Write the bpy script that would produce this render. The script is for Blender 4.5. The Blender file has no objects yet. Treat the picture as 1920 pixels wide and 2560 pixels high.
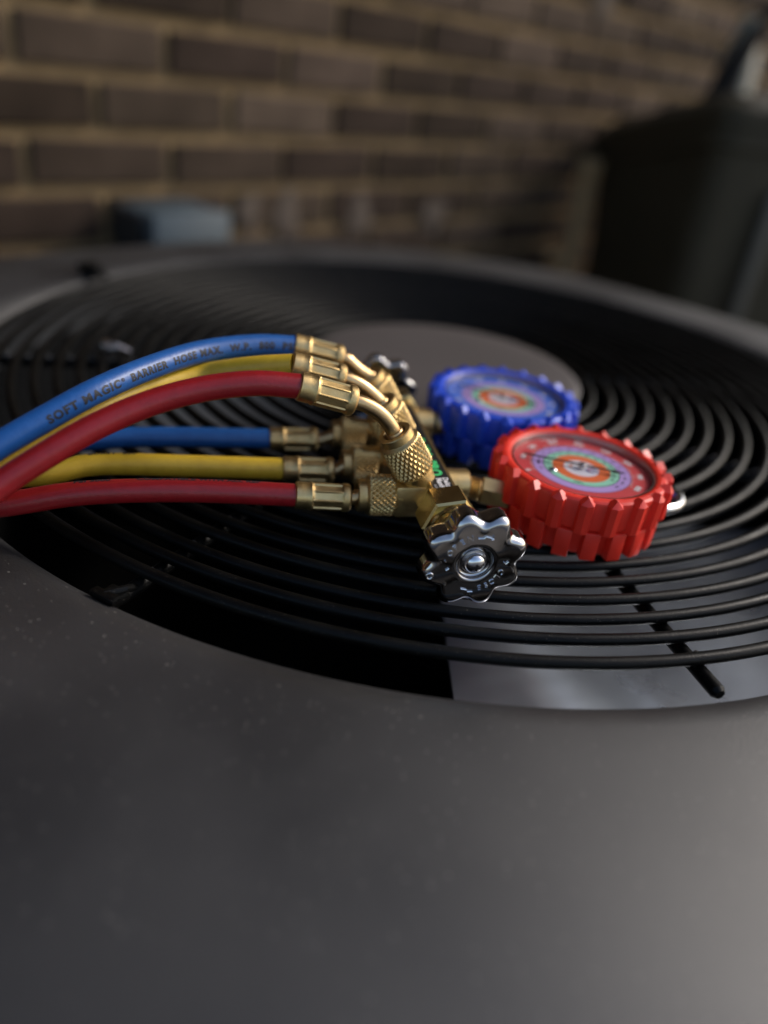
import bpy, bmesh, math, random
from mathutils import Vector, Matrix
random.seed(7)
R_ = math.radians
PI = math.pi
sc = bpy.context.scene
COL = sc.collection

# ------------------------------------------------------------------ camera
CAM_H = .155
cr = Vector((0.99162437, 0.06489304, 0.11166915))
cu = Vector((-0.12915536, 0.49823347, 0.85736941))
cw = Vector((0.0, 0.86461107, -0.50244174))
cd = bpy.data.cameras.new('camera')
cam = bpy.data.objects.new('camera', cd); COL.objects.link(cam)
m = Matrix.Identity(4)
for i in range(3):
    m[i][0] = cr[i]; m[i][1] = cu[i]; m[i][2] = -cw[i]
m[2][3] = CAM_H
cam.matrix_world = m
cd.sensor_fit = 'VERTICAL'; cd.sensor_height = 36; cd.sensor_width = 27; cd.lens = 27
cd.clip_start = .01; cd.clip_end = 500
cd.dof.use_dof = True; cd.dof.focus_distance = .260; cd.dof.aperture_fstop = 3.0
sc.camera = cam

# ------------------------------------------------------------------ sky and sun
SUN_EL, SUN_AZ = 36, 24            # azimuth measured anticlockwise from +X
W = bpy.data.worlds.new('World'); sc.world = W; W.use_nodes = True
nt = W.node_tree; bg = nt.nodes['Background']
sky = nt.nodes.new('ShaderNodeTexSky'); sky.sky_type = 'NISHITA'; sky.sun_disc = False
sky.sun_elevation = R_(SUN_EL); sky.sun_rotation = R_(90 - SUN_AZ)
sky.air_density = 1.0; sky.dust_density = 2.5; sky.ozone_density = 1.0
nt.links.new(sky.outputs[0], bg.inputs[0]); bg.inputs[1].default_value = .125
sd = bpy.data.lights.new('sun', 'SUN'); sd.energy = 1.15; sd.angle = R_(12); sd.color = (1, .95, .89)
so = bpy.data.objects.new('sun', sd); COL.objects.link(so)
dv = Vector((math.cos(R_(SUN_EL))*math.cos(R_(SUN_AZ)), math.cos(R_(SUN_EL))*math.sin(R_(SUN_AZ)), math.sin(R_(SUN_EL))))
so.rotation_euler = dv.to_track_quat('Z', 'Y').to_euler()
vs = sc.view_settings
vs.view_transform = 'Standard'; vs.look = 'None'; vs.gamma = 1; vs.use_curve_mapping = False
vs.exposure = .85

# ------------------------------------------------------------------ materials
def mat(name, col, rough=.5, metal=0, col2=None, nscale=40, bump=0, bscale=200, spec=None, rvar=0, coat=0, detail=4):
    M = bpy.data.materials.new(name); M.use_nodes = True
    t = M.node_tree; b = t.nodes['Principled BSDF']; L = t.links
    b.inputs['Base Color'].default_value = (*col, 1); b.inputs['Roughness'].default_value = rough
    b.inputs['Metallic'].default_value = metal
    if spec is not None: b.inputs['Specular IOR Level'].default_value = spec
    if coat: b.inputs['Coat Weight'].default_value = coat; b.inputs['Coat Roughness'].default_value = .12
    tc = t.nodes.new('ShaderNodeTexCoord')
    if col2 or rvar:
        n = t.nodes.new('ShaderNodeTexNoise'); n.inputs['Scale'].default_value = nscale; n.inputs['Detail'].default_value = detail
        L.new(tc.outputs['Object'], n.inputs['Vector'])
        rp = t.nodes.new('ShaderNodeMapRange'); rp.inputs[1].default_value = .35; rp.inputs[2].default_value = .65
        L.new(n.outputs[0], rp.inputs[0])
        if col2:
            mx = t.nodes.new('ShaderNodeMix'); mx.data_type = 'RGBA'
            mx.inputs[6].default_value = (*col, 1); mx.inputs[7].default_value = (*col2, 1)
            L.new(rp.outputs[0], mx.inputs[0]); L.new(mx.outputs[2], b.inputs['Base Color'])
        if rvar:
            r2 = t.nodes.new('ShaderNodeMapRange'); r2.inputs[3].default_value = max(.02, rough-rvar); r2.inputs[4].default_value = rough+rvar
            L.new(rp.outputs[0], r2.inputs[0]); L.new(r2.outputs[0], b.inputs['Roughness'])
    if bump:
        n2 = t.nodes.new('ShaderNodeTexNoise'); n2.inputs['Scale'].default_value = bscale; n2.inputs['Detail'].default_value = 5
        L.new(tc.outputs['Object'], n2.inputs['Vector'])
        bp = t.nodes.new('ShaderNodeBump'); bp.inputs['Strength'].default_value = 1; bp.inputs['Distance'].default_value = bump
        L.new(n2.outputs[0], bp.inputs['Height']); L.new(bp.outputs[0], b.inputs['Normal'])
    return M

def add_specks(M, scale, thresh, colr, amt=1.0, seedoff=0.0, stretch=(1, 1, 1)):
    """pale dust specks and lint lying on a surface"""
    t = M.node_tree; L = t.links; b = t.nodes['Principled BSDF']
    tc = t.nodes.new('ShaderNodeTexCoord'); mp = t.nodes.new('ShaderNodeMapping')
    mp.inputs['Location'].default_value = (seedoff, seedoff*.7, 0); mp.inputs['Scale'].default_value = stretch
    L.new(tc.outputs['Object'], mp.inputs[0])
    v = t.nodes.new('ShaderNodeTexVoronoi'); v.inputs['Scale'].default_value = scale; v.inputs['Randomness'].default_value = 1
    L.new(mp.outputs[0], v.inputs['Vector'])
    # only a share of the cells holds a speck, each of its own size
    sepc = t.nodes.new('ShaderNodeSeparateColor'); L.new(v.outputs['Color'], sepc.inputs[0])
    mul = t.nodes.new('ShaderNodeMath'); mul.operation = 'POWER'; mul.inputs[1].default_value = 3
    L.new(sepc.outputs[0], mul.inputs[0])
    th = t.nodes.new('ShaderNodeMath'); th.operation = 'MULTIPLY'; th.inputs[1].default_value = thresh
    L.new(mul.outputs[0], th.inputs[0])
    lt = t.nodes.new('ShaderNodeMath'); lt.operation = 'LESS_THAN'
    L.new(v.outputs['Distance'], lt.inputs[0]); L.new(th.outputs[0], lt.inputs[1])
    cn = t.nodes.new('ShaderNodeTexNoise'); cn.inputs['Scale'].default_value = 17; cn.inputs['Detail'].default_value = 4; L.new(tc.outputs['Object'], cn.inputs['Vector'])
    cm = t.nodes.new('ShaderNodeMapRange'); cm.inputs[1].default_value = .33; cm.inputs[2].default_value = .55; cm.inputs[4].default_value = amt; L.new(cn.outputs[0], cm.inputs[0])
    am = t.nodes.new('ShaderNodeMath'); am.operation = 'MULTIPLY'
    L.new(lt.outputs[0], am.inputs[0]); L.new(cm.outputs[0], am.inputs[1])
    mx = t.nodes.new('ShaderNodeMix'); mx.data_type = 'RGBA'
    L.new(am.outputs[0], mx.inputs[0])
    old = b.inputs['Base Color'].links
    if old: L.new(old[0].from_socket, mx.inputs[6])
    else: mx.inputs[6].default_value = b.inputs['Base Color'].default_value
    mx.inputs[7].default_value = (*colr, 1)
    L.new(mx.outputs[2], b.inputs['Base Color'])

M_cover = mat('cover_paint', (.014, .0135, .0145), .52, 0, (.021, .020, .0205), 16, .00010, 1700, rvar=.05, spec=.78)
add_specks(M_cover, 520, .22, (.20, .19, .17), .8, 0, (1, 1.7, 1))
add_specks(M_cover, 150, .045, (.34, .32, .29), .8, 3.1, (1, 2.6, 1))
M_black = mat('shroud_black', (.0025, .0025, .0025), .7, spec=.15)
M_wire = mat('wire_black', (.0018, .0018, .0018), .42, 0, (.003, .003, .0028), 60, .0001, 1500, rvar=.06, spec=.13)
add_specks(M_wire, 1100, .26, (.12, .10, .08), .4)
M_cap = mat('cap_paint', (.072, .063, .060), .44, 0, (.080, .070, .067), 20, .00005, 700)
M_blade = mat('blade_aluminium', (.42, .46, .52), .32, .85, (.36, .40, .455), 14, .00004, 500, rvar=.05)
M_motor = mat('motor_black', (.012, .012, .012), .5)
M_brass = mat('brass', (.68, .48, .215), .40, 1, (.56, .385, .16), 240, .00008, 2600, rvar=.07)
M_brass_d = mat('brass_machined', (.66, .49, .21), .24, 1, (.55, .40, .17), 90, .00003, 1500, rvar=.06)
M_tube = mat('copper_tube', (.62, .42, .21), .36, 1, (.52, .35, .17), 200, .00004, 1500, rvar=.08)
M_chrome = mat('chrome', (.46, .445, .445), .06, 1, None, 200, .00001, 300, rvar=.03)
M_steel = mat('screw_steel', (.7, .7, .72), .16, 1)
M_hblue = mat('hose_blue', (.010, .072, .25), .40, 0, (.013, .085, .285), 300, .00010, 900)
M_hyel = mat('hose_yellow', (.62, .40, .030), .42, 0, (.56, .35, .025), 260, .00010, 900)
M_hred = mat('hose_red', (.25, .009, .012), .34, 0, (.215, .008, .010), 260, .00010, 900)
M_ink = mat('ink_black', (.012, .014, .02), .6)
M_bred = mat('boot_red', (.72, .030, .014), .42, 0, (.64, .025, .012), 90, .00004, 600)
M_bblu = mat('boot_blue', (.012, .058, .50), .42, 0, (.014, .066, .56), 90, .00004, 600)
M_white = mat('print_white', (.72, .70, .70), .6)
M_green = mat('print_green', (.05, .52, .16), .6)
M_lab = mat('label_black', (.010, .010, .011), .45)
M_logo_b = mat('print_blue', (.03, .05, .42), .5)
M_logo_o = mat('print_orange', (.75, .18, .03), .5)
M_weld = mat('weld_metal', (.10, .10, .10), .35, .6)
M_case = mat('gauge_case', (.45, .40, .38), .3, 1)
M_needle = mat('needle_black', (.02, .02, .02), .4)
M_mortar = mat('mortar', (.28, .190, .098), .95, 0, (.215, .145, .075), 30, .0010, 250, spec=.08)
M_smear = mat('mortar_smear', (.125, .098, .078), .9, 0, (.08, .062, .048), 45, spec=.1)
M_ground = mat('paving', (.16, .15, .135), .95, 0, (.11, .105, .095), 3, .002, 60)
M_box = mat('box_grey_blue', (.055, .075, .088), .5, 0, (.05, .068, .08), 20)
M_boxd = mat('box_black', (.012, .012, .012), .6)
M_bin = mat('bin_plastic', (.040, .033, .020), .6, 0, (.047, .039, .024), 12, .0003, 300, spec=.2)
M_bin2 = mat('bin_plastic_grey', (.036, .032, .022), .55)
M_pipe = mat('pipe_tan', (.33, .225, .12), .8, 0, (.28, .19, .10), 20, spec=.15)
M_pale = mat('pale_plastic', (.30, .28, .22), .6)
M_dark = mat('dark_rubber', (.012, .010, .009), .75, spec=.2)
M_panel = mat('side_panel_paint', (.055, .05, .05), .45)
M_sky_block = mat('sky_block_timber', (.05, .045, .04), .7)
M_wood = mat('fence_timber', (.10, .075, .05), .85, 0, (.07, .05, .035), 8)

# brick: every brick object takes a tone of its own
M_brick = mat('brick', (.1, .08, .07), .9, 0, None, 30, .0012, 160, spec=.08)
t = M_brick.node_tree; L = t.links; b = t.nodes['Principled BSDF']
oi = t.nodes.new('ShaderNodeObjectInfo'); cr_ = t.nodes.new('ShaderNodeValToRGB')
el = cr_.color_ramp.elements
el[0].position = 0; el[0].color = (.032, .022, .015, 1)
el[1].position = 1; el[1].color = (.092, .066, .046, 1)
for p_, c_ in ((.35, (.040, .027, .020, 1)), (.6, (.055, .039, .027, 1)), (.85, (.076, .053, .039, 1))):
    e_ = el.new(p_); e_.color = c_
L.new(oi.outputs['Random'], cr_.inputs[0])
tc = t.nodes.new('ShaderNodeTexCoord'); nz = t.nodes.new('ShaderNodeTexNoise'); nz.inputs['Scale'].default_value = 14; nz.inputs['Detail'].default_value = 6
L.new(tc.outputs['Object'], nz.inputs['Vector'])
mr = t.nodes.new('ShaderNodeMapRange'); mr.inputs[1].default_value = .3; mr.inputs[2].default_value = .7; mr.inputs[3].default_value = .7; mr.inputs[4].default_value = 1.35
L.new(nz.outputs[0], mr.inputs[0])
vm = t.nodes.new('ShaderNodeVectorMath'); vm.operation = 'SCALE'
L.new(cr_.outputs[0], vm.inputs[0]); L.new(mr.outputs[0], vm.inputs['Scale']); L.new(vm.outputs[0], b.inputs['Base Color'])

def dial_mat(name, outer):
    """printed dial: concentric colour bands by radius"""
    M = bpy.data.materials.new(name); M.use_nodes = True
    t = M.node_tree; b = t.nodes['Principled BSDF']; L = t.links; b.inputs['Roughness'].default_value = .5
    tc = t.nodes.new('ShaderNodeTexCoord'); ln = t.nodes.new('ShaderNodeVectorMath'); ln.operation = 'LENGTH'
    L.new(tc.outputs['Object'], ln.inputs[0])
    mr = t.nodes.new('ShaderNodeMath'); mr.operation = 'MULTIPLY'; mr.inputs[1].default_value = 1/.03
    L.new(ln.outputs['Value'], mr.inputs[0])
    r = t.nodes.new('ShaderNodeValToRGB'); r.color_ramp.interpolation = 'CONSTANT'
    e = r.color_ramp.elements
    e[0].position = 0; e[0].color = (.60, .58, .63, 1)
    e[1].position = .007/.03; e[1].color = (.66, .13, .03, 1)
    for p, c in ((.0115/.03, (.26, .58, .42, 1)), (.0150/.03, (.01, .01, .01, 1)), (.01525/.03, (.42, .28, .60, 1)), (.0195/.03, (.01, .01, .01, 1)), (.01975/.03, outer)):
        q = e.new(p); q.color = c
    L.new(mr.outputs[0], r.inputs[0]); L.new(r.outputs[0], b.inputs['Base Color'])
    return M
M_dialr = dial_mat('dial_red', (.52, .045, .05, 1))
M_dialb = dial_mat('dial_blue', (.05, .14, .58, 1))

M_glass = bpy.data.materials.new('lens_clear'); M_glass.use_nodes = True
t = M_glass.node_tree; t.nodes.remove(t.nodes['Principled BSDF']); L = t.links
tr = t.nodes.new('ShaderNodeBsdfTransparent'); gl = t.nodes.new('ShaderNodeBsdfGlossy'); gl.inputs['Roughness'].default_value = .08
lw = t.nodes.new('ShaderNodeLayerWeight'); pw = t.nodes.new('ShaderNodeMath'); pw.operation = 'POWER'; pw.inputs[1].default_value = 5
fr = t.nodes.new('ShaderNodeMath'); fr.operation = 'MULTIPLY_ADD'; fr.inputs[1].default_value = .9; fr.inputs[2].default_value = .05
L.new(lw.outputs['Facing'], pw.inputs[0]); L.new(pw.outputs[0], fr.inputs[0]); mx = t.nodes.new('ShaderNodeMixShader')
L.new(fr.outputs[0], mx.inputs[0]); L.new(tr.outputs[0], mx.inputs[1]); L.new(gl.outputs[0], mx.inputs[2])
L.new(mx.outputs[0], t.nodes['Material Output'].inputs[0])

# ------------------------------------------------------------------ mesh helpers
def frame(o, x, y, z):
    m = Matrix.Identity(4)
    for i in range(3):
        m[i][0] = x[i]; m[i][1] = y[i]; m[i][2] = z[i]; m[i][3] = o[i]
    return m
def zframe(o, z, xh=Vector((0, 0, 1))):
    z = Vector(z).normalized(); xh = Vector(xh)
    if abs(z.dot(xh.normalized())) > .98: xh = Vector((1, 0, 0))
    x = (xh - z*xh.dot(z)).normalized()
    return frame(Vector(o), x, z.cross(x), z)

class MB:
    def __init__(s): s.v = []; s.f = []
    def add(s, vs, fs, M=None):
        o = len(s.v)
        s.v += [tuple(M @ Vector(p)) if M else tuple(p) for p in vs]
        s.f += [tuple(i+o for i in f) for f in fs]
        return s
    def grid(s, rows, closeu=True, M=None, cap0=False, cap1=False):
        n = len(rows[0]); vs = [p for r in rows for p in r]; fs = []
        for j in range(len(rows)-1):
            for i in range(n if closeu else n-1):
                a = j*n+i; b_ = j*n+(i+1) % n
                fs.append((a, b_, b_+n, a+n))
        if cap0: fs.append(tuple(range(n))[::-1])
        if cap1: fs.append(tuple((len(rows)-1)*n+i for i in range(n)))
        return s.add(vs, fs, M)
    def lathe(s, prof, seg=48, M=None, rf=None, cap0=False, cap1=False):
        rows = []
        for k, (r, z) in enumerate(prof):
            row = []
            for i in range(seg):
                a = 2*PI*i/seg; rr = r if rf is None else rf(a, r, z)
                row.append((rr*math.cos(a), rr*math.sin(a), z))
            rows.append(row)
        return s.grid(rows, True, M, cap0, cap1)
    def box(s, c, sz, M=None, bev=0):
        x, y, z = [q/2 for q in sz]
        if not bev:
            vs = [(c[0]+a*x, c[1]+b_*y, c[2]+d*z) for a in (-1, 1) for b_ in (-1, 1) for d in (-1, 1)]
            return s.add(vs, [(0, 1, 3, 2), (4, 6, 7, 5), (0, 4, 5, 1), (2, 3, 7, 6), (0, 2, 6, 4), (1, 5, 7, 3)], M)
        bm = bmesh.new(); bmesh.ops.create_cube(bm, size=1)
        for v in bm.verts: v.co = Vector((v.co.x*sz[0]+c[0], v.co.y*sz[1]+c[1], v.co.z*sz[2]+c[2]))
        bmesh.ops.bevel(bm, geom=list(bm.edges), offset=bev, segments=2, affect='EDGES', profile=.5)
        bm.verts.index_update()
        s.add([v.co[:] for v in bm.verts], [[v.index for v in f.verts] for f in bm.faces], M); bm.free()
        return s
    def tube(s, pts, rad, seg=24, caps=True, rf=None):
        fr_ = frames(pts)
        rows = []
        for k, (p, T, X, Y) in enumerate(fr_):
            r = rad if rf is None else rf(k/(len(pts)-1))
            rows.append([p + X*(r*math.cos(2*PI*i/seg)) + Y*(r*math.sin(2*PI*i/seg)) for i in range(seg)])
        return s.grid(rows, True, None, caps, caps)
    def mesh(s, name):
        me = bpy.data.meshes.new(name); me.from_pydata([tuple(v) for v in s.v], [], s.f); me.update()
        bm = bmesh.new(); bm.from_mesh(me); bmesh.ops.recalc_face_normals(bm, faces=bm.faces); bm.to_mesh(me); bm.free()
        return me
    def build(s, name, m, parent=None, smooth=40, loc=None):
        me = s.mesh(name); me.materials.append(m)
        o = bpy.data.objects.new(name, me); COL.objects.link(o)
        if smooth:
            me.shade_smooth(); me.set_sharp_from_angle(angle=R_(smooth))
        if parent: o.parent = parent
        if loc is not None: o.matrix_local = loc if isinstance(loc, Matrix) else Matrix.Translation(loc)
        return o

def frames(pts):
    """rotation-steady frames along a path, X starts as the 'up' side"""
    out = []; n = len(pts)
    X = None
    for k in range(n):
        T = (pts[min(k+1, n-1)] - pts[max(k-1, 0)]).normalized()
        up = Vector((0, 0, 1)) if abs(T.z) < .95 else Vector((1, 0, 0))
        if X is None: X = (up - T*up.dot(T)).normalized()
        else: X = (X - T*X.dot(T)).normalized()
        out.append((pts[k], T, X, T.cross(X)))
    return out

def catmull(P, step=.0015):
    P = [Vector(p) for p in P]; Q = [P[0]*2-P[1]] + P + [P[-1]*2-P[-2]]
    out = []
    for i in range(1, len(Q)-2):
        p0, p1, p2, p3 = Q[i-1:i+3]
        t0 = 0; t1 = (p1-p0).length**.5; t2 = t1+(p2-p1).length**.5; t3 = t2+(p3-p2).length**.5
        for k in range(24):
            t_ = t1+(t2-t1)*k/24
            A1 = p0*((t1-t_)/(t1-t0))+p1*((t_-t0)/(t1-t0)); A2 = p1*((t2-t_)/(t2-t1))+p2*((t_-t1)/(t2-t1)); A3 = p2*((t3-t_)/(t3-t2))+p3*((t_-t2)/(t3-t2))
            B1 = A1*((t2-t_)/(t2-t0))+A2*((t_-t0)/(t2-t0)); B2 = A2*((t3-t_)/(t3-t1))+A3*((t_-t1)/(t3-t1))
            out.append(B1*((t2-t_)/(t2-t1))+B2*((t_-t1)/(t2-t1)))
    out.append(P[-1])
    res = [out[0]]; acc = 0; last = out[0]
    for p in out[1:]:
        d = (p-last).length
        while d >= step and d > 0:
            last = last+(p-last)*(step/d); res.append(last.copy()); d = (p-last).length
    res.append(out[-1])
    return res

def text_mesh(s, size, offset=.0, spacing=1.0, cuts=0):
    """flat text as verts/faces, left-aligned, baseline at 0"""
    c = bpy.data.curves.new('lettering', 'FONT'); c.body = s; c.size = size; c.offset = offset; c.space_character = spacing
    c.resolution_u = 3
    o = bpy.data.objects.new('lettering', c); COL.objects.link(o)
    dg = bpy.context.evaluated_depsgraph_get()
    me = bpy.data.meshes.new_from_object(o.evaluated_get(dg))
    bm = bmesh.new(); bm.from_mesh(me)
    if cuts:
        for k in range(1, cuts):
            y = size*.72*k/cuts
            bmesh.ops.bisect_plane(bm, geom=bm.verts[:]+bm.edges[:]+bm.faces[:], plane_co=(0, y, 0), plane_no=(0, 1, 0))
    bm.verts.index_update()
    vs = [tuple(v.co) for v in bm.verts]; fs = [tuple(v.index for v in f.verts) for f in bm.faces]
    bm.free(); bpy.data.objects.remove(o); bpy.data.curves.remove(c); bpy.data.meshes.remove(me)
    return vs, fs

def tag(o, label=None, cat=None, group=None, kind=None):
    if label: o['label'] = label
    if cat: o['category'] = cat
    if group: o['group'] = group
    if kind: o['kind'] = kind
    return o
def empty(name, label, cat, loc=(0, 0, 0), rz=0, group=None):
    o = bpy.data.objects.new(name, None); COL.objects.link(o); o.location = loc; o.rotation_euler.z = rz
    o.empty_display_size = .05
    return tag(o, label, cat, group)
def copy(o, parent, mtx=None):
    c = o.copy(); COL.objects.link(c); c.parent = parent
    if mtx is not None: c.matrix_local = mtx
    return c

# ------------------------------------------------------------------ ground
g = MB(); g.add([(-60, -60, -.80), (60, -60, -.80), (60, 60, -.80), (-60, 60, -.80)], [(0, 1, 2, 3)])
tag(g.build('ground', M_ground, None, 0), kind='structure')

# ------------------------------------------------------------------ brick wall
WO = Vector((-0.4971, 1.0083, -0.0352)); WE = Vector((0.65504, 0.75560, 0)); WN = Vector((0.75560, -0.65504, 0))
CO, BL = .0677, .2031
wall = empty('brick_wall', 'dark brown brick wall with wide sandy mortar joints behind the cooling unit', 'wall', (WO.x, WO.y, -.80), math.atan2(WE.y, WE.x))
# local frame of the wall: +x along it, -y towards the camera, z up from the ground
ZB = WO.z + .80
S0, S1, ZT = -4.0, 6.0, 3.1
mo = MB(); mo.box(((S0+S1)/2, .06, ZT/2), (S1-S0, .108, ZT))
mo.build('mortar', M_mortar, wall, 0)
brick_meshes = []
for k in range(7):
    bm = bmesh.new(); bmesh.ops.create_cube(bm, size=1)
    for v in bm.verts: v.co = Vector((v.co.x*(BL-.0150), v.co.y*.09, v.co.z*(CO-.0150)))
    bmesh.ops.bevel(bm, geom=list(bm.edges), offset=.0022, segments=1, affect='EDGES')
    for v in bm.verts: v.co += Vector((random.uniform(-.0012, .0012), random.uniform(-.0006, .0006), random.uniform(-.001, .001)))
    me = bpy.data.meshes.new('brick'); bm.to_mesh(me); bm.free(); me.materials.append(M_brick); brick_meshes.append(me)
far = MB()
nrow = int(ZT/CO)
for j in range(-12, 40):
    zc = ZB + (j+.5)*CO
    if zc < .03 or zc > ZT-.03: continue
    for i in range(-20, 31):
        s = (i + .5 + (.5 if j % 2 else 0))*BL      # joints stand at whole u in even courses
        if s-BL/2 < S0 or s+BL/2 > S1: continue
        zw = zc-.80
        if -.25 < s < 2.75 and -.42 < zw < .50:
            o = bpy.data.objects.new('brick', random.choice(brick_meshes)); COL.objects.link(o); o.parent = wall
            o.location = (s+random.uniform(-.002, .002), .0415+random.uniform(-.001, .001), zc+random.uniform(-.0012, .0012))
            o.rotation_euler = (random.uniform(-.006, .006), random.uniform(-.008, .008), random.uniform(-.006, .006) + (PI if random.random() < .5 else 0))
        else:
            far.box((s, .0415, zc), (BL-.0150, .09, CO-.0150))
o = far.build('brick', M_brick, wall, 0); o['kind'] = 'stuff'
# pale smears of mortar on the lower courses and one high up
for s, z, wd, hg in ((.342, -.074, .038, .060), (.418, -.080, .050, .070), (.585, -.087, .056, .066), (.79, -.094, .064, .062), (1.245, .315, .060, .070), (.70, .30, .05, .04)):
    b_ = MB(); n = 18; ph = random.random()*6
    rad = [1+.22*math.sin(3*2*PI*k/n+ph)+random.uniform(-.12, .12) for k in range(n)]
    rows = [[(wd/2*q*rad[k]*math.cos(2*PI*k/n), y_, hg/2*q*rad[k]*math.sin(2*PI*k/n)) for k in range(n)] for q, y_ in ((1, 0), (.8, -.0018), (.4, -.0026))]
    b_.grid(rows, True, None, True, True)
    b_.build('mortar_smear', M_smear, wall, 60, Vector((s, -.0036, z+.80)))
# eave above the wall, added out of view to block overhead sky
ev = MB(); ev.box(((S0+S1)/2, -.34, ZT+.012), (S1-S0, .92, .02)); ev.box(((S0+S1)/2, -.81, ZT+.07), (S1-S0, .024, .16))
ev.build('sky_block_eave', M_sky_block, wall, 0)

# ------------------------------------------------------------------ things by the wall
# grey-blue service box
def wpt(s, off, z): return WO + WE*s + WN*off + Vector((0, 0, z-WO.z))
bx = empty('service_box', 'small grey blue metal box fixed low on the brick wall', 'electrical box', tuple(wpt(.165, .006, -.135)), math.atan2(WE.y, WE.x))
q = MB(); q.box((0, -.052, .042), (.112, .084, .094), None, .004); q.build('box_body', M_box, bx)
q = MB(); q.box((0, -.104, .042), (.118, .018, .098), None, .004); q.build('cover', M_box, bx)
q = MB(); q.box((-.0605, -.050, .042), (.008, .080, .088), None, .002); q.build('shaded_side', M_boxd, bx)  # black plate puts the shade of the box's left side into colour
q = MB(); q.lathe([(.011, 0), (.011, .07), (.014, .07), (.014, .085)], 20, Matrix.Translation((.02, -.05, -.09)), None, True, True); q.build('conduit_fitting', M_boxd, bx)

# tan pipe on the wall
pp = empty('wall_pipe', 'slim tan vertical pipe on the brick wall left of the dark bin', 'pipe', tuple(wpt(1.245, .055, -.80)), math.atan2(WE.y, WE.x))
q = MB(); q.lathe([(.021, 0), (.021, .79)], 24, None, None, True, True); q.build('pipe', M_pipe, pp)
q = MB(); q.lathe([(.025, .785), (.027, .79), (.027, .815), (.024, .82)], 24, None, None, True, True); q.build('end_cap', M_pipe, pp)
for z in (.25, .6):
    q = MB(); q.box((0, .024, z), (.06, .05, .022), None, .003); q.build('pipe_clip', M_pipe, pp)

# wheeled bin
BIN = Vector((.500, 1.52, -.80))
bn = empty('rubbish_bin', 'tall dark plastic rubbish bin with closed lid at the right edge', 'bin', tuple(BIN), R_(15))
# local: x to the right, y away; corner nearest the camera at the origin
def quadloft(levels, m_, name, parent, bev=.012):
    b_ = MB(); rows = []
    for z, x0, x1, y0, y1, r in levels:
        row = []
        for cx, cy, a0 in ((x1-r, y1-r, 0), (x0+r, y1-r, 90), (x0+r, y0+r, 180), (x1-r, y0+r, 270)):
            for k in range(5):
                a = R_(a0+90*k/4); row.append((cx+r*math.cos(a), cy+r*math.sin(a), z))
        rows.append(row)
    b_.grid(rows, True, None, True, True)
    # the lid slopes down towards the hinge side
    b_.v = [(x, y, z*1.035-(.090*max(0, y/.47)**1.2 if z > .5 else 0)) for x, y, z in b_.v]
    return b_.build(name, m_, parent, 35)
quadloft([(.06, .05, .43, .05, .40, .04), (.10, .045, .435, .045, .41, .04), (.86, .0, .48, .0, .47, .045), (.865, -.012, .492, -.012, .482, .05), (.895, -.012, .492, -.012, .482, .05)], M_bin, 'body', bn)
quadloft([(.897, -.02, .50, -.02, .49, .05), (.925, -.02, .50, -.02, .49, .05), (.945, .0, .48, .0, .47, .05), (.953, .05, .43, .05, .42, .05)], M_bin, 'lid', bn)
q = MB(); q.tube([Vector((-.02, .44, .79)), Vector((-.035, .49, .785)), Vector((-.03, .52, .77)), Vector((.1, .545, .77)), Vector((.40, .545, .77)), Vector((.51, .52, .77)), Vector((.515, .49, .785)), Vector((.50, .44, .79))], .014, 12); q.build('handle', M_bin, bn).location.z = .045
for x in (.03, .45):
    q = MB(); q.lathe([(.0, -.02), (.07, -.02), (.09, -.018), (.09, .018), (.07, .02), (0, .02)], 28, frame(Vector((x, .43, .09)), Vector((0, 1, 0)), Vector((0, 0, 1)), Vector((1, 0, 0)))); q.build('wheel', M_dark, bn)
for x in (.14, .34):
    q = MB(); q.box((x, -.004, .46), (.03, .016, .74), None, .004); q.build('rib', M_bin2, bn)

# ------------------------------------------------------------------ the outdoor cooling unit
CX, CY, RO = .02512, .44106, .2675
unit = empty('air_conditioner', 'dark grey outdoor cooling unit with round fan opening on its top', 'air conditioner', (CX, CY, -.80))
ZU = .80
HW, PW, ROT = .362, 9.0, R_(49)
def rb(a):
    c = abs(math.cos(a-ROT)); s = abs(math.sin(a-ROT)); return HW/((c**PW+s**PW)**(1/PW))
NA = 256
rows = []
prof = [(-.03, .0003, 0), (-.016, .0001, 0)] + [(-.0135+.0145*math.sin(PI/2*k/11), .0162*(1-math.cos(PI/2*k/11)), 0) for k in range(12)]
for z, dr, _ in prof:
    rows.append([((RO+dr)*math.cos(2*PI*i/NA), (RO+dr)*math.sin(2*PI*i/NA), ZU+z) for i in range(NA)])
def ztop(r): 
    d = max(0, r-.284); return .0010-.95*d*d
for k in range(1, 15):
    row = []
    for i in range(NA):
        a = 2*PI*i/NA; R1 = rb(a); r = .2837+(R1-.022-.2837)*k/14
        row.append((r*math.cos(a), r*math.sin(a), ZU+ztop(r)))
    rows.append(row)
for k in range(1, 9):
    row = []
    for i in range(NA):
        a = 2*PI*i/NA; R1 = rb(a); th = PI/2*k/8; r = R1-.022+.022*math.sin(th)
        row.append((r*math.cos(a), r*math.sin(a), ZU+ztop(R1-.022)-.022*(1-math.cos(th))))
    rows.append(row)
rows.append([(rb(2*PI*i/NA)*math.cos(2*PI*i/NA), rb(2*PI*i/NA)*math.sin(2*PI*i/NA), ZU-.075) for i in range(NA)])
q = MB(); q.grid(rows); q.build('top_cover', M_cover, unit, 50)
q = MB(); q.lathe([(RO+.0004, ZU-.0295), (RO-.0002, ZU-.10), (RO+.004, ZU-.20), (RO+.004, ZU-.40), (.02, ZU-.42)], 128); q.build('fan_shroud', M_black, unit)
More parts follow.
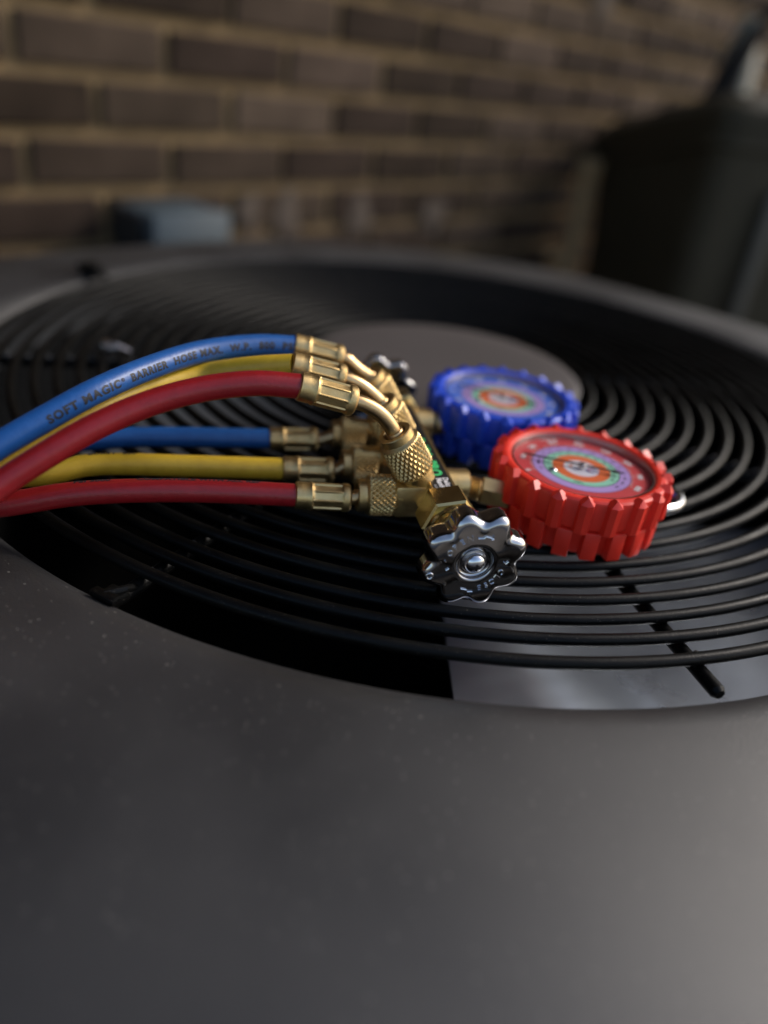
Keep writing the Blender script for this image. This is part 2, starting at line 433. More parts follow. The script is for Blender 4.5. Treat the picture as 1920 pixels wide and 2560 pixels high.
# side panels with louvre slots
rot4 = Matrix.Rotation(ROT, 4, 'Z')
for k in range(4):
    M_ = Matrix.Rotation(ROT+k*PI/2, 4, 'Z')
    q = MB(); q.box((HW-.012, 0, .36), (.006, 2*HW-.10, .70))
    pnl = q.build('side_panel', M_panel, unit, 0, M_)
    for z in range(14):
        if z == 0: s0 = MB(); s0.box((0, 0, 0), (.010, 2*HW-.16, .016), None, .003); s0 = s0.build('louvre', M_panel, pnl, 35, Matrix.Translation((HW-.006, 0, .08)))
        else: copy(s0, pnl, Matrix.Translation((HW-.006, 0, .08+z*.043)))
    q = MB(); q.box((HW-.03, HW-.03, .37), (.03, .03, .72), None, .006); q.build('corner_post', M_panel, unit, 35, M_)
q = MB(); q.box((0, 0, .012), (2*HW-.02, 2*HW-.02, .024), rot4, .004); q.build('base_pan', M_panel, unit, 35)

# fan: hub with three broad blades
fan = MB(); fan.lathe([(.0, ZU-.045), (.045, ZU-.045), (.052, ZU-.05), (.052, ZU-.10), (.0, ZU-.10)], 48)
fan = fan.build('fan_hub', M_motor, unit)
bl = MB(); NI, NJ = 60, 14
def sst(x):
    x = min(1, max(0, x)); return x*x*(3-2*x)
def bladepts(dz):
    rows = []
    for j in range(NJ+1):
        r = .050+(.262-.050)*j/NJ
        row = []
        for i in range(NI+1):
            u = i/NI; a0 = -89.6+2.6*(j/NJ); a1 = -3+7*(j/NJ)
            a = R_(a0+(a1-a0)*u)
            row.append((r*math.cos(a), r*math.sin(a), ZU-.045+dz-.020*u-.019*sst((u-.08)/.24)-.003*(j/NJ)**2))
        rows.append(row)
    return rows
A_, B_ = bladepts(0), bladepts(-.0022)
bl.grid(A_, False); bl.grid([r[::-1] for r in B_], False)
bl.grid([A_[-1], B_[-1]], False); bl.grid([A_[0], B_[0]], False)
bl.grid([[r[0] for r in A_], [r[0] for r in B_]], False); bl.grid([[r[-1] for r in A_], [r[-1] for r in B_]], False)
b0 = bl.build('blade', M_blade, fan, 60)
copy(b0, fan, Matrix.Rotation(PI, 4, 'Z'))
# rivets
for k in range(2):
    for aa, rr in ((-80.1, .1823), (-70, .10), (-40, .08)):
        a = R_(aa+180*k)
        q = MB(); q.lathe([(.0026, 0), (.0026, .0006), (.0016, .0012), (0, .0014)], 14, Matrix.Translation((rr*math.cos(a), rr*math.sin(a), ZU-.0515)))
        q.build('rivet', M_steel, fan)
q = MB(); q.lathe([(0, ZU-.101), (.075, ZU-.101), (.08, ZU-.11), (.08, ZU-.25), (0, ZU-.26)], 40); q.build('fan_motor', M_motor, unit)

# fan guard: rods below, ring wires above, round cap in the middle
rods = [-113.6, -71.0, -28.4, 14.0, 57.0, 100.0, 147.0, -166.0]
gd = MB(); gd.lathe([(.070, ZU-.0075), (.0775, ZU-.0075), (.0775, ZU-.0045), (.070, ZU-.0045), (.070, ZU-.0075)], 64)
guard = gd.build('fan_guard', M_wire, unit)
radii = [.2562-.01055*k for k in range(17)]
for a in rods:
    q = MB(); A = R_(a)
    d = Vector((math.cos(A), math.sin(A), 0)); pz = Vector((0, 0, ZU-.0042))
    pts = [d*.060+pz, d*.15+pz, d*.25+pz, d*.2668+pz]
    q.tube(pts, .0026, 16); wb = MB()
    q.tube([d*.2668+pz, d*.2683+pz], .0026, 16, True, lambda t: .0026-.0009*t)
    for r in radii:      # weld beads
        sgn = 1
        side = Vector((-d.y, d.x, 0))
        c = d*(r-.0034)+Vector((0, 0, ZU-.0010))+side*.0012*(1 if (int(r*1e4) % 3) else .7)
        wb.lathe([(0, -.0014), (.0010, -.0010), (.0014, 0), (.0010, .0010), (0, .0014)], 10, Matrix.Translation(c))
    q.build('rod', M_wire, guard); wb.build('weld_bead', M_weld, guard)['kind'] = 'stuff'
for r in radii:
    q = MB(); rows = []
    wob = random.uniform(0, 6)
    nseg = 224 if r > .15 else 128
    for i in range(nseg):
        a = 2*PI*i/nseg; rr = r+.0003*math.sin(3*a+wob); zz = ZU+.0008+.0003*math.sin(2*a+wob)
        rows.append([((rr+.00225*math.cos(p))*math.cos(a), (rr+.00225*math.cos(p))*math.sin(a), zz+.00225*math.sin(p)) for p in [2*PI*k/10 for k in range(10)]])
    rows.append(rows[0])
    q.grid(rows, True); q.build('ring', M_wire, guard, 60)
q = MB(); q.lathe([(.0, ZU+.0062), (.05, ZU+.0060), (.074, ZU+.0054), (.0785, ZU+.0045), (.0800, ZU+.0034), (.0800, ZU+.0018), (.077, ZU+.0012), (0, ZU+.0012)], 96)
q.build('centre_cap', M_cap, guard, 30)
# clips that hold the rods to the rim
def clip(a, r, s=1, m_=M_wire, z=-.003, nm='clip'):
    A = R_(a); M_ = frame(Vector((r*math.cos(A), r*math.sin(A), ZU+z)), Vector((math.cos(A), math.sin(A), 0)), Vector((-math.sin(A), math.cos(A), 0)), Vector((0, 0, 1)))
    q = MB(); q.box((0, 0, 0), (.010*s, .009*s, .0045*s), M_, .0008)
    q.box((.0035*s, .0, .0028*s), (.0045*s, .012*s, .0030*s), M_, .0008)
    q.tube([M_ @ Vector((-.012*s, .002*s, -.001)), M_ @ Vector((-.004*s, .003*s, .003*s)), M_ @ Vector((.003*s, -.001*s, .003*s))], .0016*s, 10)
    return q.build(nm, m_, unit, 35)
clip(-113.8, .2690, .85)
clip(157, .277, 1.3, z=.003)
cl = clip(-166, .189, .8, M_case, .0055); cl['label'] = 'pale bare metal clip'

# ------------------------------------------------------------------ gauge manifold
# local axes: X = towards the gauges (right), Y = along the body away from the camera, Z up
KX = Vector((.968, .25, 0)).normalized(); KY = Vector((-.25, .968, 0)).normalized()
MO = Vector((.0323, .2118, 0)); MM = frame(MO, KX, KY, Vector((0, 0, 1)))
man = empty('gauge_manifold', 'brass gauge manifold with red and blue gauges lying on the fan guard', 'gauge manifold')
man.matrix_world = MM
AX, AZ = -.0030, .0185
def hexbar(b_, y0, y1, af, roll=9, cham=.0008, sides=6, cx=AX, cz=AZ):
    R = af/2/math.cos(PI/sides)
    rows = []
    for y, rr in ((y0, R-cham), (y0+cham*.6, R), (y1-cham*.6, R), (y1, R-cham)):
        rows.append([(cx+rr*math.cos(R_(roll+90-180/sides)+2*PI*k/sides), y, cz+rr*math.sin(R_(roll+90-180/sides)+2*PI*k/sides)) for k in range(sides)])
    b_.grid(rows, True, None, True, True)
YB = lambda y: frame(Vector((AX, y, AZ)), Vector((1, 0, 0)), Vector((0, 0, -1)), Vector((0, 1, 0)))
q = MB()
hexbar(q, .0325, .1145, .0156, 3)
ROLL = R_(12)
PORTS = (.044, .0715, .099)
HD = Vector((-.53, 0, .848)).normalized()
def HO(y): return Vector((-.0066, y, AZ))
for y in PORTS:
    # side port block and raised hose-holder port
    q.box((AX-.0085, y, AZ-.0005), (.017, .0128, .0128), None, .0012)
    q.lathe([(.0066, -.014), (.0066, -.0165), (.0052, -.0168), (.0052, -.024)], 28, frame(Vector((AX, y, AZ)), Vector((0, 1, 0)), Vector((0, 0, 1)), Vector((1, 0, 0))))
    hd = HD
    q.lathe([(.0058, -.001), (.0058, .0075), (.0064, .0095), (.0064, .0108), (.0052, .0110), (.0052, .018)], 28, zframe(HO(y), hd, (0, 1, 0)))
for y in (.055, .1215-.008):
    q.lathe([(.0062, .004), (.0062, .0150), (.0055, .0157)], 24, frame(Vector((AX, y, AZ-.002)), Vector((0, 1, 0)), Vector((0, 0, 1)), Vector((1, 0, 0))), None, True, True)
body = q.build('manifold_body', M_brass, man, 30)
for s in (1, -1):                       # end bonnets
    y0, y1 = (.0212, .0330) if s == 1 else (.1140, .1255)
    q = MB(); hexbar(q, y0, y1, .0186, 9, .0010)
    e = y0 if s == 1 else y1
    q.lathe([(.0083, 0), (.0083, -.0012), (.0074, -.0016), (.0074, -.0045), (.0060, -.0052), (.0042, -.0052), (.0042, -.015)], 36, zframe((AX, e, AZ), (0, s, 0)))
    q.build('bonnet', M_brass_d, man, 30)
# gauge stems
def stem(y, x0, x1, yg):
    q = MB(); d = Vector((x1-x0, yg-y, -.0015)); ln = d.length
    M_ = zframe((x0, y, AZ-.003), d)
    q.lathe([(.0042, 0)] + [(.0042+(.0006 if k % 2 else 0), .001+.0006*k) for k in range(8)] + [(.0042, .0065)], 24, M_)
    rows = []
    for z, rr in ((.0062, .0050), (.0066, .0058), (ln, .0058)):
        rows.append([(rr*math.cos(2*PI*k/6), rr*math.sin(2*PI*k/6), z) for k in range(6)])
    q.grid(rows, True, M_, True, True)
    return q.build('gauge_stem', M_brass, man, 30)

# black label strip with print
lm = frame(Vector((AX, 0, AZ)) , Vector((math.cos(ROLL), 0, math.sin(ROLL))), Vector((0, 1, 0)), Vector((-math.sin(ROLL), 0, math.cos(ROLL))))
# roll raises the left edge: rotate about Y
lm = Matrix.Translation((AX, 0, AZ)) @ Matrix.Rotation(R_(-3), 4, 'Y')
LZ = .0078
q = MB(); q.box((-.0003, .070, LZ+.00008), (.0076, .0800, .00016), lm)
lab = q.build('label_strip', M_lab, man, 0)
def ltext(s, size, x, y_end, m_, sp=1.0, off=.0):
    """print that runs towards the near end; y_end is where its last letter stops"""
    vs, fs = text_mesh(s, size, off, sp)
    ln = max(v[0] for v in vs); q = MB()
    q.add([(x+v[1], y_end+ln-v[0], LZ+.00022) for v in vs], fs, lm)
    return q.build('lettering', m_, lab, 0)
ltext('R-134a PRO', .0060, -.0024, .0432, M_green, 1.04, .00030)
ltext('Deluxe', .0030, .0009, .0322, M_white, 1.08, .00010)
ltext('Manifold', .0030, -.0016, .0308, M_white, 1.02, .00010)
ltext('R134a', .0014, -.0034, .0330, M_white, 1.0)

# valve knob (front face looks along -Y)
def knob(parent, M_):
    SZ = 160
    def rho(p): return .0170+.0016*math.cos(8*(p-R_(64)))-.0001*math.cos(16*(p-R_(64)))
    prof = []   # (offset from outline, or fixed radius, depth)
    rows = []
    def ring(fn, z): rows.append([(fn(2*PI*i/SZ)*math.cos(2*PI*i/SZ), fn(2*PI*i/SZ)*math.sin(2*PI*i/SZ), z) for i in range(SZ)])
    for r, z in ((.0015, -.0018), (.0050, -.0018), (.0056, -.0016), (.0060, -.0010), (.0062, -.0003), (.0066, .0)): ring(lambda p, r=r: r, z)
    for k in range(1, 7):
        f = k/6
        ring(lambda p, f=f: .0068+((rho(p)*.35+.0169*.65 if f < .9 else rho(p))-.0030-.0068)*f, -.0001*math.sin(PI*f))
    ring(lambda p: rho(p)-.00295, 0)
    for k in range(1, 8):
        th = PI/2*k/7
        ring(lambda p, th=th: rho(p)-.0030+.0030*math.sin(th), -.0030*(1-math.cos(th)))
    for k in range(1, 5):
        ring(lambda p, k=k: rho(p)+.0002*k/4, -.0030-.0048*k/4)
    ring(lambda p: rho(p)-.0004, -.0083); ring(lambda p: rho(p)-.0012, -.0083); ring(lambda p: rho(p)-.0016, -.0074)
    ring(lambda p: rho(p)-.0026, -.0035); ring(lambda p: .005, -.0030)
    q = MB(); q.grid(rows, True, None, True, False)
    q.lathe([(.0062, -.0028), (.0058, -.0095), (.003, -.0095)], 32)
    kb = q.build('valve_knob', M_chrome, parent, 60, M_)
    q = MB(); q.lathe([(.0044, -.0013), (.0044, -.0016), (.0036, -.0014), (.0036, -.0006), (.0034, .0002), (.0028, .0009), (.0018, .0014), (.0008, .0016), (0, .0016)], 28)
    q.build('screw', M_steel, kb, 50)
    q = MB(); q.box((0, -.0004, .0016), (.0024, .0006, .0005)); q.box((0, -.0004, .0016), (.0006, .0024, .00052)); q.build('screw_slot', M_dark, kb, 0)
    q = MB(); c = Vector((-.0150, -.0044, 0)); q.tube([c+Vector((.0011*math.cos(a), .0011*math.sin(a), .00005)) for a in [2*PI*k/16 for k in range(17)]], .0004, 8)
    q.box((c.x, c.y, .0001), (.0005, .0016, .0003)); q.build('stamped_hole', M_steel, kb, 60)
    q = MB()
    def arc_text(s, size, a0, da, rad):
        for k, ch in enumerate(s):
            vs, fs = text_mesh(ch, size, .00002)
            w_ = max(v[0] for v in vs)-min(v[0] for v in vs); x0 = min(v[0] for v in vs)
            a = R_(a0-da*k); n = len(vs)
            M2 = Matrix.Rotation(a-PI/2, 4, 'Z') @ Matrix.Translation((-w_/2-x0, rad, 0))
            top = [(v[0], v[1], .00028) for v in vs]; bot = [(v[0], v[1], -.0003) for v in vs]
            edges = {}
            for f in fs:
                for i in range(len(f)):
                    e = (f[i], f[(i+1) % len(f)]); edges[e] = 1
            sides = [(a_, b_, b_+n, a_+n) for (a_, b_) in edges if (b_, a_) not in edges]
            q.add(top+bot, list(fs)+[tuple(s_) for s_ in sides], M2)
    arc_text('OPEN', .0029, 155, 15.5, .0092)
    arc_text('CLOSE', .0029, -20, 13.0, .0092)
    def strip(pts, w=.00022):
        for a, b_ in zip(pts[:-1], pts[1:]):
            a = Vector((*a, .0002)); b_ = Vector((*b_, .0002)); q.tube([a, b_], w, 6)
    P2 = lambda deg, r: (r*math.cos(R_(deg)), r*math.sin(R_(deg)))
    strip([P2(95, .0101), P2(84, .0101), P2(81, .0109), P2(66, .0109)]); strip([P2(69, .0117), P2(65, .0108), P2(69, .0102)])
    strip([P2(-86, .0110), P2(-96, .0110), P2(-98, .0103), P2(-110, .0103)])
    strip([(.0098, .0006), (.0104, -.0001), (.0113, .0009)]); strip([(-.0098, -.0022), (-.0088, -.0014)]); strip([(-.0106, .0016), (-.0103, .0010)])
    q.build('lettering', M_steel, kb, 30)
    return kb
KN = frame(Vector((-.0008, -.0012, .0176)), Vector((1, 0, 0)), Vector((0, 0, 1)), Vector((0, -1, 0)))
k1 = knob(man, KN)
k2 = copy(k1, man, frame(Vector((AX-.0045, .1480, .0185)), Vector((-math.cos(.3), 0, math.sin(.3))), Vector((math.sin(.3), 0, math.cos(.3))), Vector((0, 1, 0))))
for c in list(k1.children): copy(c, k2, c.matrix_local)

# gauges
GH = .0278       # top height
Z0 = .0030
def gauge(name, cx, cy, bootm, dialm, spin, nums, outer_white, needle_a):
    M_ = Matrix.Translation((cx, cy, Z0)) @ Matrix.Rotation(spin, 4, 'Z')
    H = GH-Z0; zs = .0115
    q = MB()
    q.lathe([(.0, 0), (.0285, 0), (.0300, .0006), (.0304, .002), (.0308, zs), (.0325, zs+.0004), (.0329, zs+.0012), (.0333, H-.0022), (.0330, H-.0010), (.0322, H-.0003), (.0306, H), (.0292, H-.0004), (.0285, H-.0012), (.0283, H-.0050)], 120)
    N = 20
    for k in range(N):
        a = 2*PI*k/N
        # upper tooth, faceted like a cut stone
        Mt = Matrix.Rotation(a, 4, 'Z')
        hw0, hw1 = .0033, .0023
        lo = [(.0318, -hw0, zs), (.0349, -hw1, zs), (.0356, 0, zs), (.0349, hw1, zs), (.0318, hw0, zs)]
        vs = lo + [(.0316, -hw0, H-.0010), (.0352, -hw1, H-.0013), (.0359, 0, H-.0015), (.0352, hw1, H-.0013), (.0316, hw0, H-.0010), (.0312, .0, H+.0009), (.0340, 0, H+.0013)]
        fs = [(0, 1, 6, 5), (1, 2, 7, 6), (2, 3, 8, 7), (3, 4, 9, 8), (5, 6, 11, 10), (6, 7, 11), (7, 8, 11), (8, 9, 10, 11), (9, 5, 10), (0, 4, 3, 2, 1)]
        q.add(vs, fs, Mt)
        # lower tooth: wide flat block, half a step on
        Mt = Matrix.Rotation(a+PI/N, 4, 'Z')
        q.box((.0316, 0, zs/2-.0001), (.0046, .0060, zs+.0002), Mt, .0005)
    g_ = q.build(name, bootm, man, 24, M_)
    q = MB(); q.lathe([(0, H-.0032), (.0282, H-.0032)], 64); dl = q.build('dial', dialm, g_, 0); 
    # dial print coordinates are measured from its own centre
    dl.data.transform(Matrix.Translation((0, 0, -(H-.0032)))); dl.location = (0, 0, H-.0032)
    q = MB(); q.lathe([(.0276, H-.0030), (.0282, H-.0022), (.0282, H-.0008), (.0278, H-.0008), (.0276, H-.0030)], 72); q.build('bezel_ring', M_case, g_)
    q = MB(); q.lathe([(0, H-.0003), (.0150, H-.00035), (.0260, H-.0006), (.0278, H-.0010)], 64); q.build('lens', M_glass, g_, 0)
    ZD = .00012
    q = MB()
    def rad_text(s, size, a, rad):
        vs, fs = text_mesh(s, size, size*.03)
        w_ = max(v[0] for v in vs); 
        M2 = Matrix.Rotation(R_(a-90), 4, 'Z') @ Matrix.Translation((-w_/2, rad-size*.35, ZD)); q.add(vs, fs, M2)
    def tick(a, r0, r1, w_):
        M2 = Matrix.Rotation(R_(a), 4, 'Z'); q.add([(r0, -w_/2, ZD), (r1, -w_/2, ZD), (r1, w_/2, ZD), (r0, w_/2, ZD)], [(0, 1, 2, 3)], M2)
    n = len(nums); A0, A1 = 205, -25
    for k, s in enumerate(nums):
        a = A0+(A1-A0)*k/(n-1); rad_text(s, .0030, a, .0234)
    for k in range((n-1)*10+1):
        a = A0+(A1-A0)*k/((n-1)*10); tick(a, .0200, .0216 if k % 10 == 0 else (.0211 if k % 5 == 0 else .0206), .00022)
    rad_text('PSI', .0020, 90, .0262); rad_text('PRESSURE', .0017, 118, .0262)
    q.build('scale_print', M_white, dl, 0)
    q = MB()
    for k in range(16):
        a = 200-k*16; rad_text(str(20+k*10), .0016, a, .0172)
    for k in range(14):
        a = 196-k*17; rad_text(str(10+k*10), .0015, a, .0132)
    rad_text('R134a', .0016, 182, .0172); rad_text('R404A', .0013, 262, .0132)
    for k in range(120):
        tick(k*3, .0145, .01495, .00012) if 90 < 400 else None
        tick(k*3+1, .0189, .01945, .00012)
    q.build('inner_print', M_needle, dl, 0)
    # small ellipse emblem and red letters in the white centre
    q = MB(); q.tube([Vector((.0042+.0022*math.cos(a), -.0006+.0014*math.sin(a), ZD)) for a in [2*PI*k/24 for k in range(20)]], .00022, 6); q.build('emblem', M_logo_b, dl)
    q = MB(); q.tube([Vector((.0042+.0014*math.cos(a), -.0004+.0018*math.sin(a), ZD)) for a in [1+2*PI*k/24 for k in range(14)]], .0002, 6); rad_text('PRO', .0016, 175, .0042); q.build('emblem', M_logo_o, dl, 0)
    # needle, hub and zero screw
    q = MB(); Mn = Matrix.Rotation(R_(needle_a), 4, 'Z')
    q.box((.00525, 0, .0016), (.0355, .0008, .0005), Mn); q.box((.0205, 0, .0016), (.006, .0005, .0004), Mn)
    q.add([(-.0120, -.0014, .0013), (-.0120, .0014, .0013), (-.0158, 0, .0013), (-.0120, -.0014, .0019), (-.0120, .0014, .0019), (-.0158, 0, .0019)], [(0, 1, 2), (3, 5, 4), (0, 3, 4, 1), (1, 4, 5, 2), (2, 5, 3, 0)], Mn)
    q.build('needle', M_needle, dl, 0)
    q = MB(); q.lathe([(.0004, .0), (.0006, .0010), (.0015, .0010), (.0016, .0018), (.0012, .0023), (0, .0024)], 24); q.build('needle_hub', M_case, dl, 40)
    q = MB(); q.lathe([(.0014, 0), (.0014, .0006), (.0009, .0010), (0, .0010)], 18, Matrix.Translation((-.0115, -.0062, 0))); q.build('zero_screw', M_steel, dl, 40)
    return g_
def gl_(x, y):
    v = Vector((x, y, 0))-MO; return v.dot(KX), v.dot(KY)
rx, ry = gl_(.0749+.001, .281-.002); bx_, by_ = gl_(.0491, .3447)
zr = -math.atan2(KX.y, KX.x)       # dial 'up' points away from the camera
g1 = gauge('red_gauge', rx, ry, M_bred, M_dialr, zr+R_(-6), ['0', '100', '200', '300', '400', '500', '600', '700', '800'], 1, 176)
g2 = gauge('blue_gauge', bx_, by_, M_bblu, M_dialb, zr+R_(-2), ['30', '0', '20', '40', '60', '80', '100', '120', '140'], 1, 160)
stem(.055, .0120, rx-.030, ry-.004); stem(.1135, .0120, bx_-.030, by_-.006)
# hanging hook that lies beyond the red gauge
q = MB()
hk = [(.110, .2855, .0070), (.1165, .2880, .0066), (.1230, .2925, .0062), (.1268, .2990, .0060), (.1255, .3055, .0062), (.1190, .3095, .0065), (.110, .315, .009), (.085, .318, .012), (.05, .309, .014)]
pts = catmull([MM.inverted() @ Vector(p) for p in hk], .0015)
q.tube(pts, .0023, 16); q.build('hanging_hook', M_steel, man, 60)

# ------------------------------------------------------------------ hoses
def knurl_rows(R, z0, z1, n, per, amp, SZ):
    rows = []; nz = int(per*8)
    for j in range(nz+1):
        z = z0+(z1-z0)*j/nz; row = []
        e = min(1, j/2, (nz-j)/2)
        for i in range(SZ):
            a = 2*PI*i/SZ; u = n*i/SZ + per*j/nz; v = n*i/SZ - per*j/nz
            tu = abs((u % 1)-.5)*2; tv = abs((v % 1)-.5)*2
            h = min(tu, tv)**.8 if min(tu, tv) > 0 else 0
            r = R-amp+amp*h*e
            row.append((r*math.cos(a), r*math.sin(a), z))
        rows.append(row)
    return rows
def nut(parent, M_, z0, z1, R=.0078):
    """knurled flare nut, from z0 (manifold side) to z1 (hose side)"""
    q = MB(); SZ = 208; n = 26
    kn = knurl_rows(R, z0+.0006, z1-.0040, n, 4, .00078, SZ)
    def cir(r, z): return [(r*math.cos(2*PI*i/SZ), r*math.sin(2*PI*i/SZ), z) for i in range(SZ)]
    rows = [cir(.0053, z0), cir(R-.0012, z0), cir(R-.0006, z0+.0005)] + kn + [cir(R-.0006, z1-.0039), cir(R-.0016, z1-.0031), cir(R-.0017, z1-.0030), cir(R-.0017, z1-.0003), cir(R-.0020, z1), cir(.0044, z1), cir(.0040, z1-.0004), cir(.0038, z1-.004)]
    q.grid(rows, True, M_)
    return q.build('knurled_nut', M_brass, parent, 28)
def ferrule(parent, M_, ln=.0203, R=.0049):
    """crimped ferrule: z=0 at the hose end, z=ln at the fitting end"""
    q = MB(); SZ = 96; rows = []
    def crimp(a, r, z, k):
        s = (a*9/(2*PI)) % 1
        g_ = abs(s-.5)*2                   # 1 at the ridges between flats
        flat = 1/math.cos((s-.5)*2*PI/9)
        rr = r*.925*flat
        if g_ > .86: rr += .00030
        elif g_ > .76: rr -= .00018
        return r*(1-k)+rr*k
    L1 = ln*.30; L2 = ln*.84
    for r, z, k in ((R-.0006, 0, 0), (R, .0004, 0), (R+.0001, L1*.5, 0), (R, L1-.0014, 0), (R+.00035, L1-.0004, 0), (R+.0002, L1, 0), (R, L1+.0005, .7), (R, L1+.0010, 1), (R, L1+.0030, 1), (R, L2-.003, 1), (R, L2-.0008, 1), (R, L2-.0003, .4), (R+.0003, L2+.0002, 0), (R+.0004, L2+.0012, 0), (R+.0003, ln-.0010, 0), (R-.0004, ln-.0002, 0), (R-.0014, ln, 0), (.0020, ln, 0)):
        rows.append([((crimp(2*PI*i/SZ, r, z, k))*math.cos(2*PI*i/SZ), (crimp(2*PI*i/SZ, r, z, k))*math.sin(2*PI*i/SZ), z) for i in range(SZ)])
    q.grid(rows, True, M_, True, False)
    return q.build('ferrule', M_brass, parent, 32)
HR = .0042
def wrap_text(parent, path, s0, text, size, phi, spacing, direction=1, off=.00006, stretch=1.0, fit=None):
    """print running along the hose; phi = angle of the text's middle from the top towards the camera side"""
    fr_ = frames(path)
    ups = []
    acc = [0]
    for a, b_ in zip(path[:-1], path[1:]): acc.append(acc[-1]+(b_-a).length)
    vs, fs = text_mesh(text, size, size*.05, spacing, 6)
    out = []
    if 'MAGIC   ' in text:      # small registered mark after the name
        x0 = max(v[0] for v in text_mesh(text.split('   ')[0], size, size*.035, spacing)[0])+size*.16
        for s_, sz, dx, dy in (('O', size*.46, 0, size*.36), ('R', size*.26, size*.105, size*.43)):
            v2, f2 = text_mesh(s_, sz, sz*.02); n0 = len(vs)
            vs = vs+[(v[0]+x0+dx, v[1]+dy, 0) for v in v2]; fs = fs+[tuple(i+n0 for i in f) for f in f2]
    if fit: stretch = fit/max(v[0] for v in vs)
    import bisect
    for x, y, z in vs:
        s = s0+direction*x*stretch
        k = min(max(bisect.bisect(acc, s)-1, 0), len(path)-2); f = (s-acc[k])/(acc[k+1]-acc[k])
        p = path[k].lerp(path[k+1], f); T = (path[k+1]-path[k]).normalized()
        T0 = fr_[k][1].lerp(fr_[k+1][1], f).normalized()
        up = (Vector((0, 0, 1))-T0*T0.z).normalized(); side = T0.cross(up)       # side: towards -Y (camera) when T runs to +X
        if side.y > 0: side = -side
        ang = phi-(y-size*.36)/HR
        out.append(p + (up*math.cos(ang)+side*math.sin(ang))*(HR+off))
    q = MB(); q.add(out, fs)
    return q.build('lettering', M_ink, parent, 0)
def hose(label, port_y, up_pts, loop_pts, low_pts, m_, lowz, low_off, prints):
    t = empty('charging_hose', label, 'hose', group='charging hoses looped onto the manifold'); t.matrix_world = MM
    up = [Vector(p) for p in up_pts]; low = [Vector(p) for p in low_pts]
    path = catmull(up[::-1][::1][::-1] + [Vector(p) for p in loop_pts] + low[::-1], .0015)
    path = path[::-1]          # from the straight end, round the loop, to the elbow end
    q = MB(); q.tube(path, HR, 28); q.build('hose_tube', m_, t, 60)
    # straight end
    y = port_y; x = AX
    d0 = (low[0]-low[1]).normalized()
    fe = low[0]-d0*.0008
    ferrule(t, zframe(fe, d0, (0, 0, 1)), .0205)
    e1 = fe+d0*.0205
    nx = -.0190-low_off
    M_ = zframe((nx, y, AZ-.0008 if port_y < .05 else AZ-.0026), (-1, 0, 0), (0, 1, 0))
    nut(t, M_, 0, .0142)
    q = MB(); q.tube(catmull([e1-d0*.002, e1+d0*.001, Vector((nx-.012, y, M_[2][3]))], .0008), .0027, 20); q.build('neck', M_tube, t, 60)
    # elbow end parked on the raised port
    hd = HD
    c0 = HO(y)
    nut(t, zframe(c0, hd, (0, 1, 0)), .0110, .0292, .0079)
    d1 = (up[0]-up[1]).normalized()
    fd = ELB[port_y][0]
    fe = up[0]-Vector(fd)*.0008
    ferrule(t, zframe(fe, fd, (0, 0, 1)), .0205)
    e2 = fe+Vector(fd)*.0195
    tubep = [e2, e2+Vector(fd)*.003] + [Vector(p) for p in ELB[port_y][1]] + [c0+hd*.0282, c0+hd*.022]
    q = MB(); q.tube(catmull(tubep, .0008), .00272, 22); q.build('elbow_tube', M_tube, t, 60)
    q = MB(); q.lathe([(.0034, .0250), (.0036, .0284), (.0031, .0297), (.0027, .0299)], 24, zframe(c0, hd, (0, 1, 0))); q.build('tube_collar', M_tube, t, 40)
    # print
    tot = sum((b_-a).length for a, b_ in zip(path[:-1], path[1:]))
    for txt, where, s0, size, phi, sp in prints:
        if where == 'up': wrap_text(t, path, tot-s0, txt, size, phi, sp, fit=s0-.0008)
        else: wrap_text(t, path, s0, txt, size, phi, sp, -1)
    return t
def nrm(v): return tuple(Vector(v).normalized())
ELB = {
 .044: (nrm((.0186, 0, -.0046)), [(-.0298, .044, .0515), (-.0254, .044, .0478)]),
 .0715: (nrm((.0181, 0, -.0040)), [(-.0298, .0715, .0493), (-.0256, .0715, .0462)]),
 .099: (nrm((.0165, 0, -.0034)), [(-.0290, .099, .0476), (-.0256, .099, .0450)]),
}
PT = "SOFT MAGIC   BARRIER  HOSE MAX.  W.P.  800  PSI"
hose('red rubber charging hose, nearest of the three hoses', .044,
     [(-.0561, .0440, .0592), (-0.0706, 0.0435, 0.0599), (-0.0881, 0.0419, 0.0578), (-0.105, 0.0379, 0.0537), (-0.1211, 0.0314, 0.0479), (-0.1339, 0.0255, 0.0415), (-0.1465, 0.0201, 0.0341), (-0.1562, 0.0151, 0.0275)],
     [(-.185, -.002, .0135), (-.23, -.03, .010), (-.29, -.04, .009), (-.335, .0, .008), (-.315, .045, .008), (-.25, .046, .0085), (-.20, .043, .009)],
     [(-.055, .0440, .0174), (-.0822, .0443, .0186), (-.1069, .0438, .0191), (-.1307, .0433, .0178), (-.1538, .0422, .0141)], M_hred, 0, .0,
     [('COMPATIBLE WITH ALL REF', 'low', .055, .0030, R_(-13), 1.12), ('PSI 3000', 'low', .075, .0030, R_(-13), 1.1)])
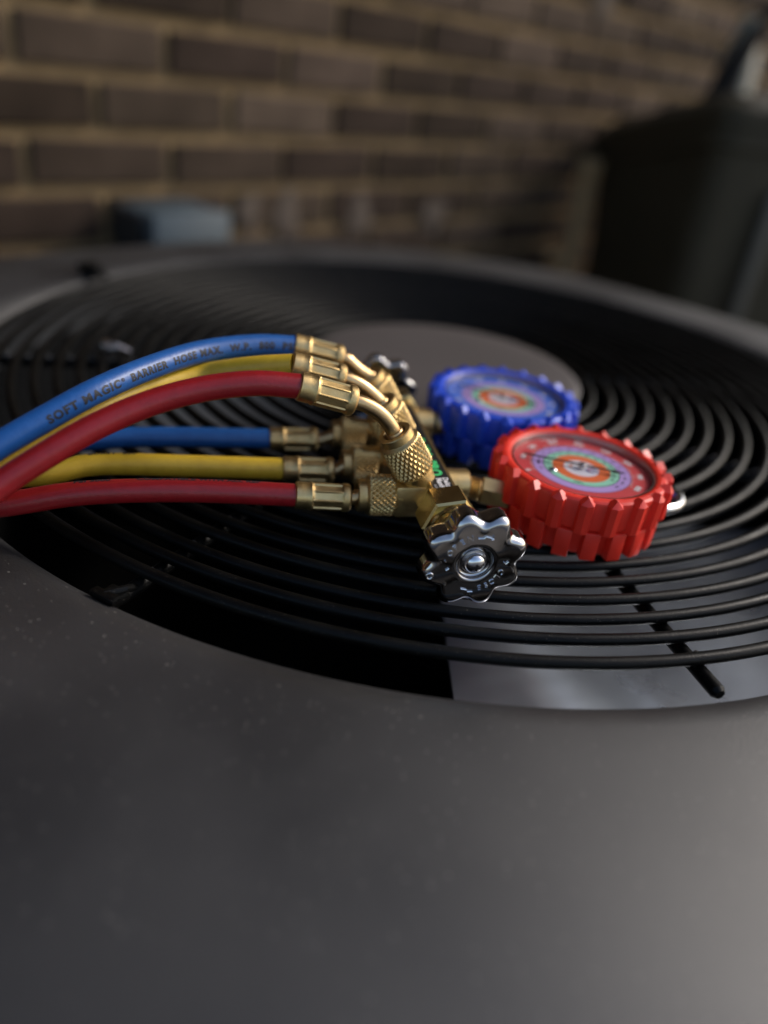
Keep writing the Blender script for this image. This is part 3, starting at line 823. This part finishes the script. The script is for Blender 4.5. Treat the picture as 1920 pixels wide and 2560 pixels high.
hose('yellow rubber charging hose, middle one between the blue and the red', .0715,
     [(-0.056, 0.0715, 0.0563), (-0.0689, 0.0757, 0.0534), (-0.0787, 0.0797, 0.0502), (-0.0888, 0.0832, 0.0467), (-0.1079, 0.0730, 0.0452), (-0.1247, 0.0571, 0.0425), (-0.138, 0.0466, 0.0373), (-0.1507, 0.0382, 0.0316), (-0.161, 0.0328, 0.0252)],
     [(-.19, .006, .0235), (-.25, -.02, .019), (-.33, -.035, .0175), (-.40, .02, .012), (-.37, .075, .008), (-.28, .078, .008), (-.21, .073, .0085)],
     [(-.0573, .0715, .0136), (-.0957, .0715, .0144), (-.1285, .0705, .0148), (-.1473, .0665, .0125)], M_hyel, 0, .0015,
     [('BURST  800', 'low', .072, .0030, R_(-13), 1.12)])
hose('blue rubber charging hose printed in black capitals, farthest of the three', .099,
     [(-0.0528, 0.0990, 0.0541), (-0.0681, 0.0957, 0.055), (-0.0887, 0.0860, 0.0548), (-0.1072, 0.0684, 0.0539), (-0.1231, 0.0499, 0.052), (-0.1359, 0.0406, 0.0469), (-0.1484, 0.0331, 0.041), (-0.1581, 0.0278, 0.036)],
     [(-.20, .012, .0305), (-.27, -.01, .027), (-.37, -.03, .026), (-.46, .03, .016), (-.43, .11, .008), (-.32, .112, .008), (-.23, .105, .0085)],
     [(-.0607, .099, .0133), (-.0966, .0986, .0134), (-.1181, .0981, .0131), (-.1389, .0966, .0117)], M_hblue, 0, .002,
     [(PT, 'up', .1060, .0037, R_(72), 1.2), ('MAX.  W.P.', 'low', .066, .0030, R_(-15), 1.3)])

# ------------------------------------------------------------------ small things on the bin
bt = empty('plastic_bottle', 'pale upright plastic container standing on the dark bin lid', 'bottle', (.580, 1.80, .1455))
q = MB(); q.lathe([(0, 0), (.036, 0), (.040, .004), (.039, .06), (.034, .10), (.027, .125), (.020, .135)], 32, None, None, False, True); q.build('body', M_pale, bt)
q = MB(); q.lathe([(.021, .134), (.022, .138), (.022, .158), (.019, .162), (0, .162)], 24); q.build('cap', M_pale, bt)

bg_ = empty('crumpled_bag', 'black crumpled bag standing beside the pale container on the bin', 'bag', (.545, 1.74, .151))
q = MB(); rows = []
for k in range(10):
    u = k/9; rr = .024*(1-u)**.7+.006
    rows.append([((rr*(1+.18*math.sin(5*a+3*u)+.1*math.sin(9*a-4*u)))*math.cos(a)+.050*u*u, rr*.8*(1+.15*math.cos(7*a+5*u))*math.sin(a), .165*u) for a in [2*PI*i/36 for i in range(36)]])
q.grid(rows, True, None, True, True); q.build('bag_body', M_dark, bg_, 35)
q = MB(); q.lathe([(.010, .150), (.012, .158), (.016, .175), (.010, .178)], 14, Matrix.Translation((.045, 0, 0)), None, True, True); q.build('bag_knot', M_dark, bg_, 35)
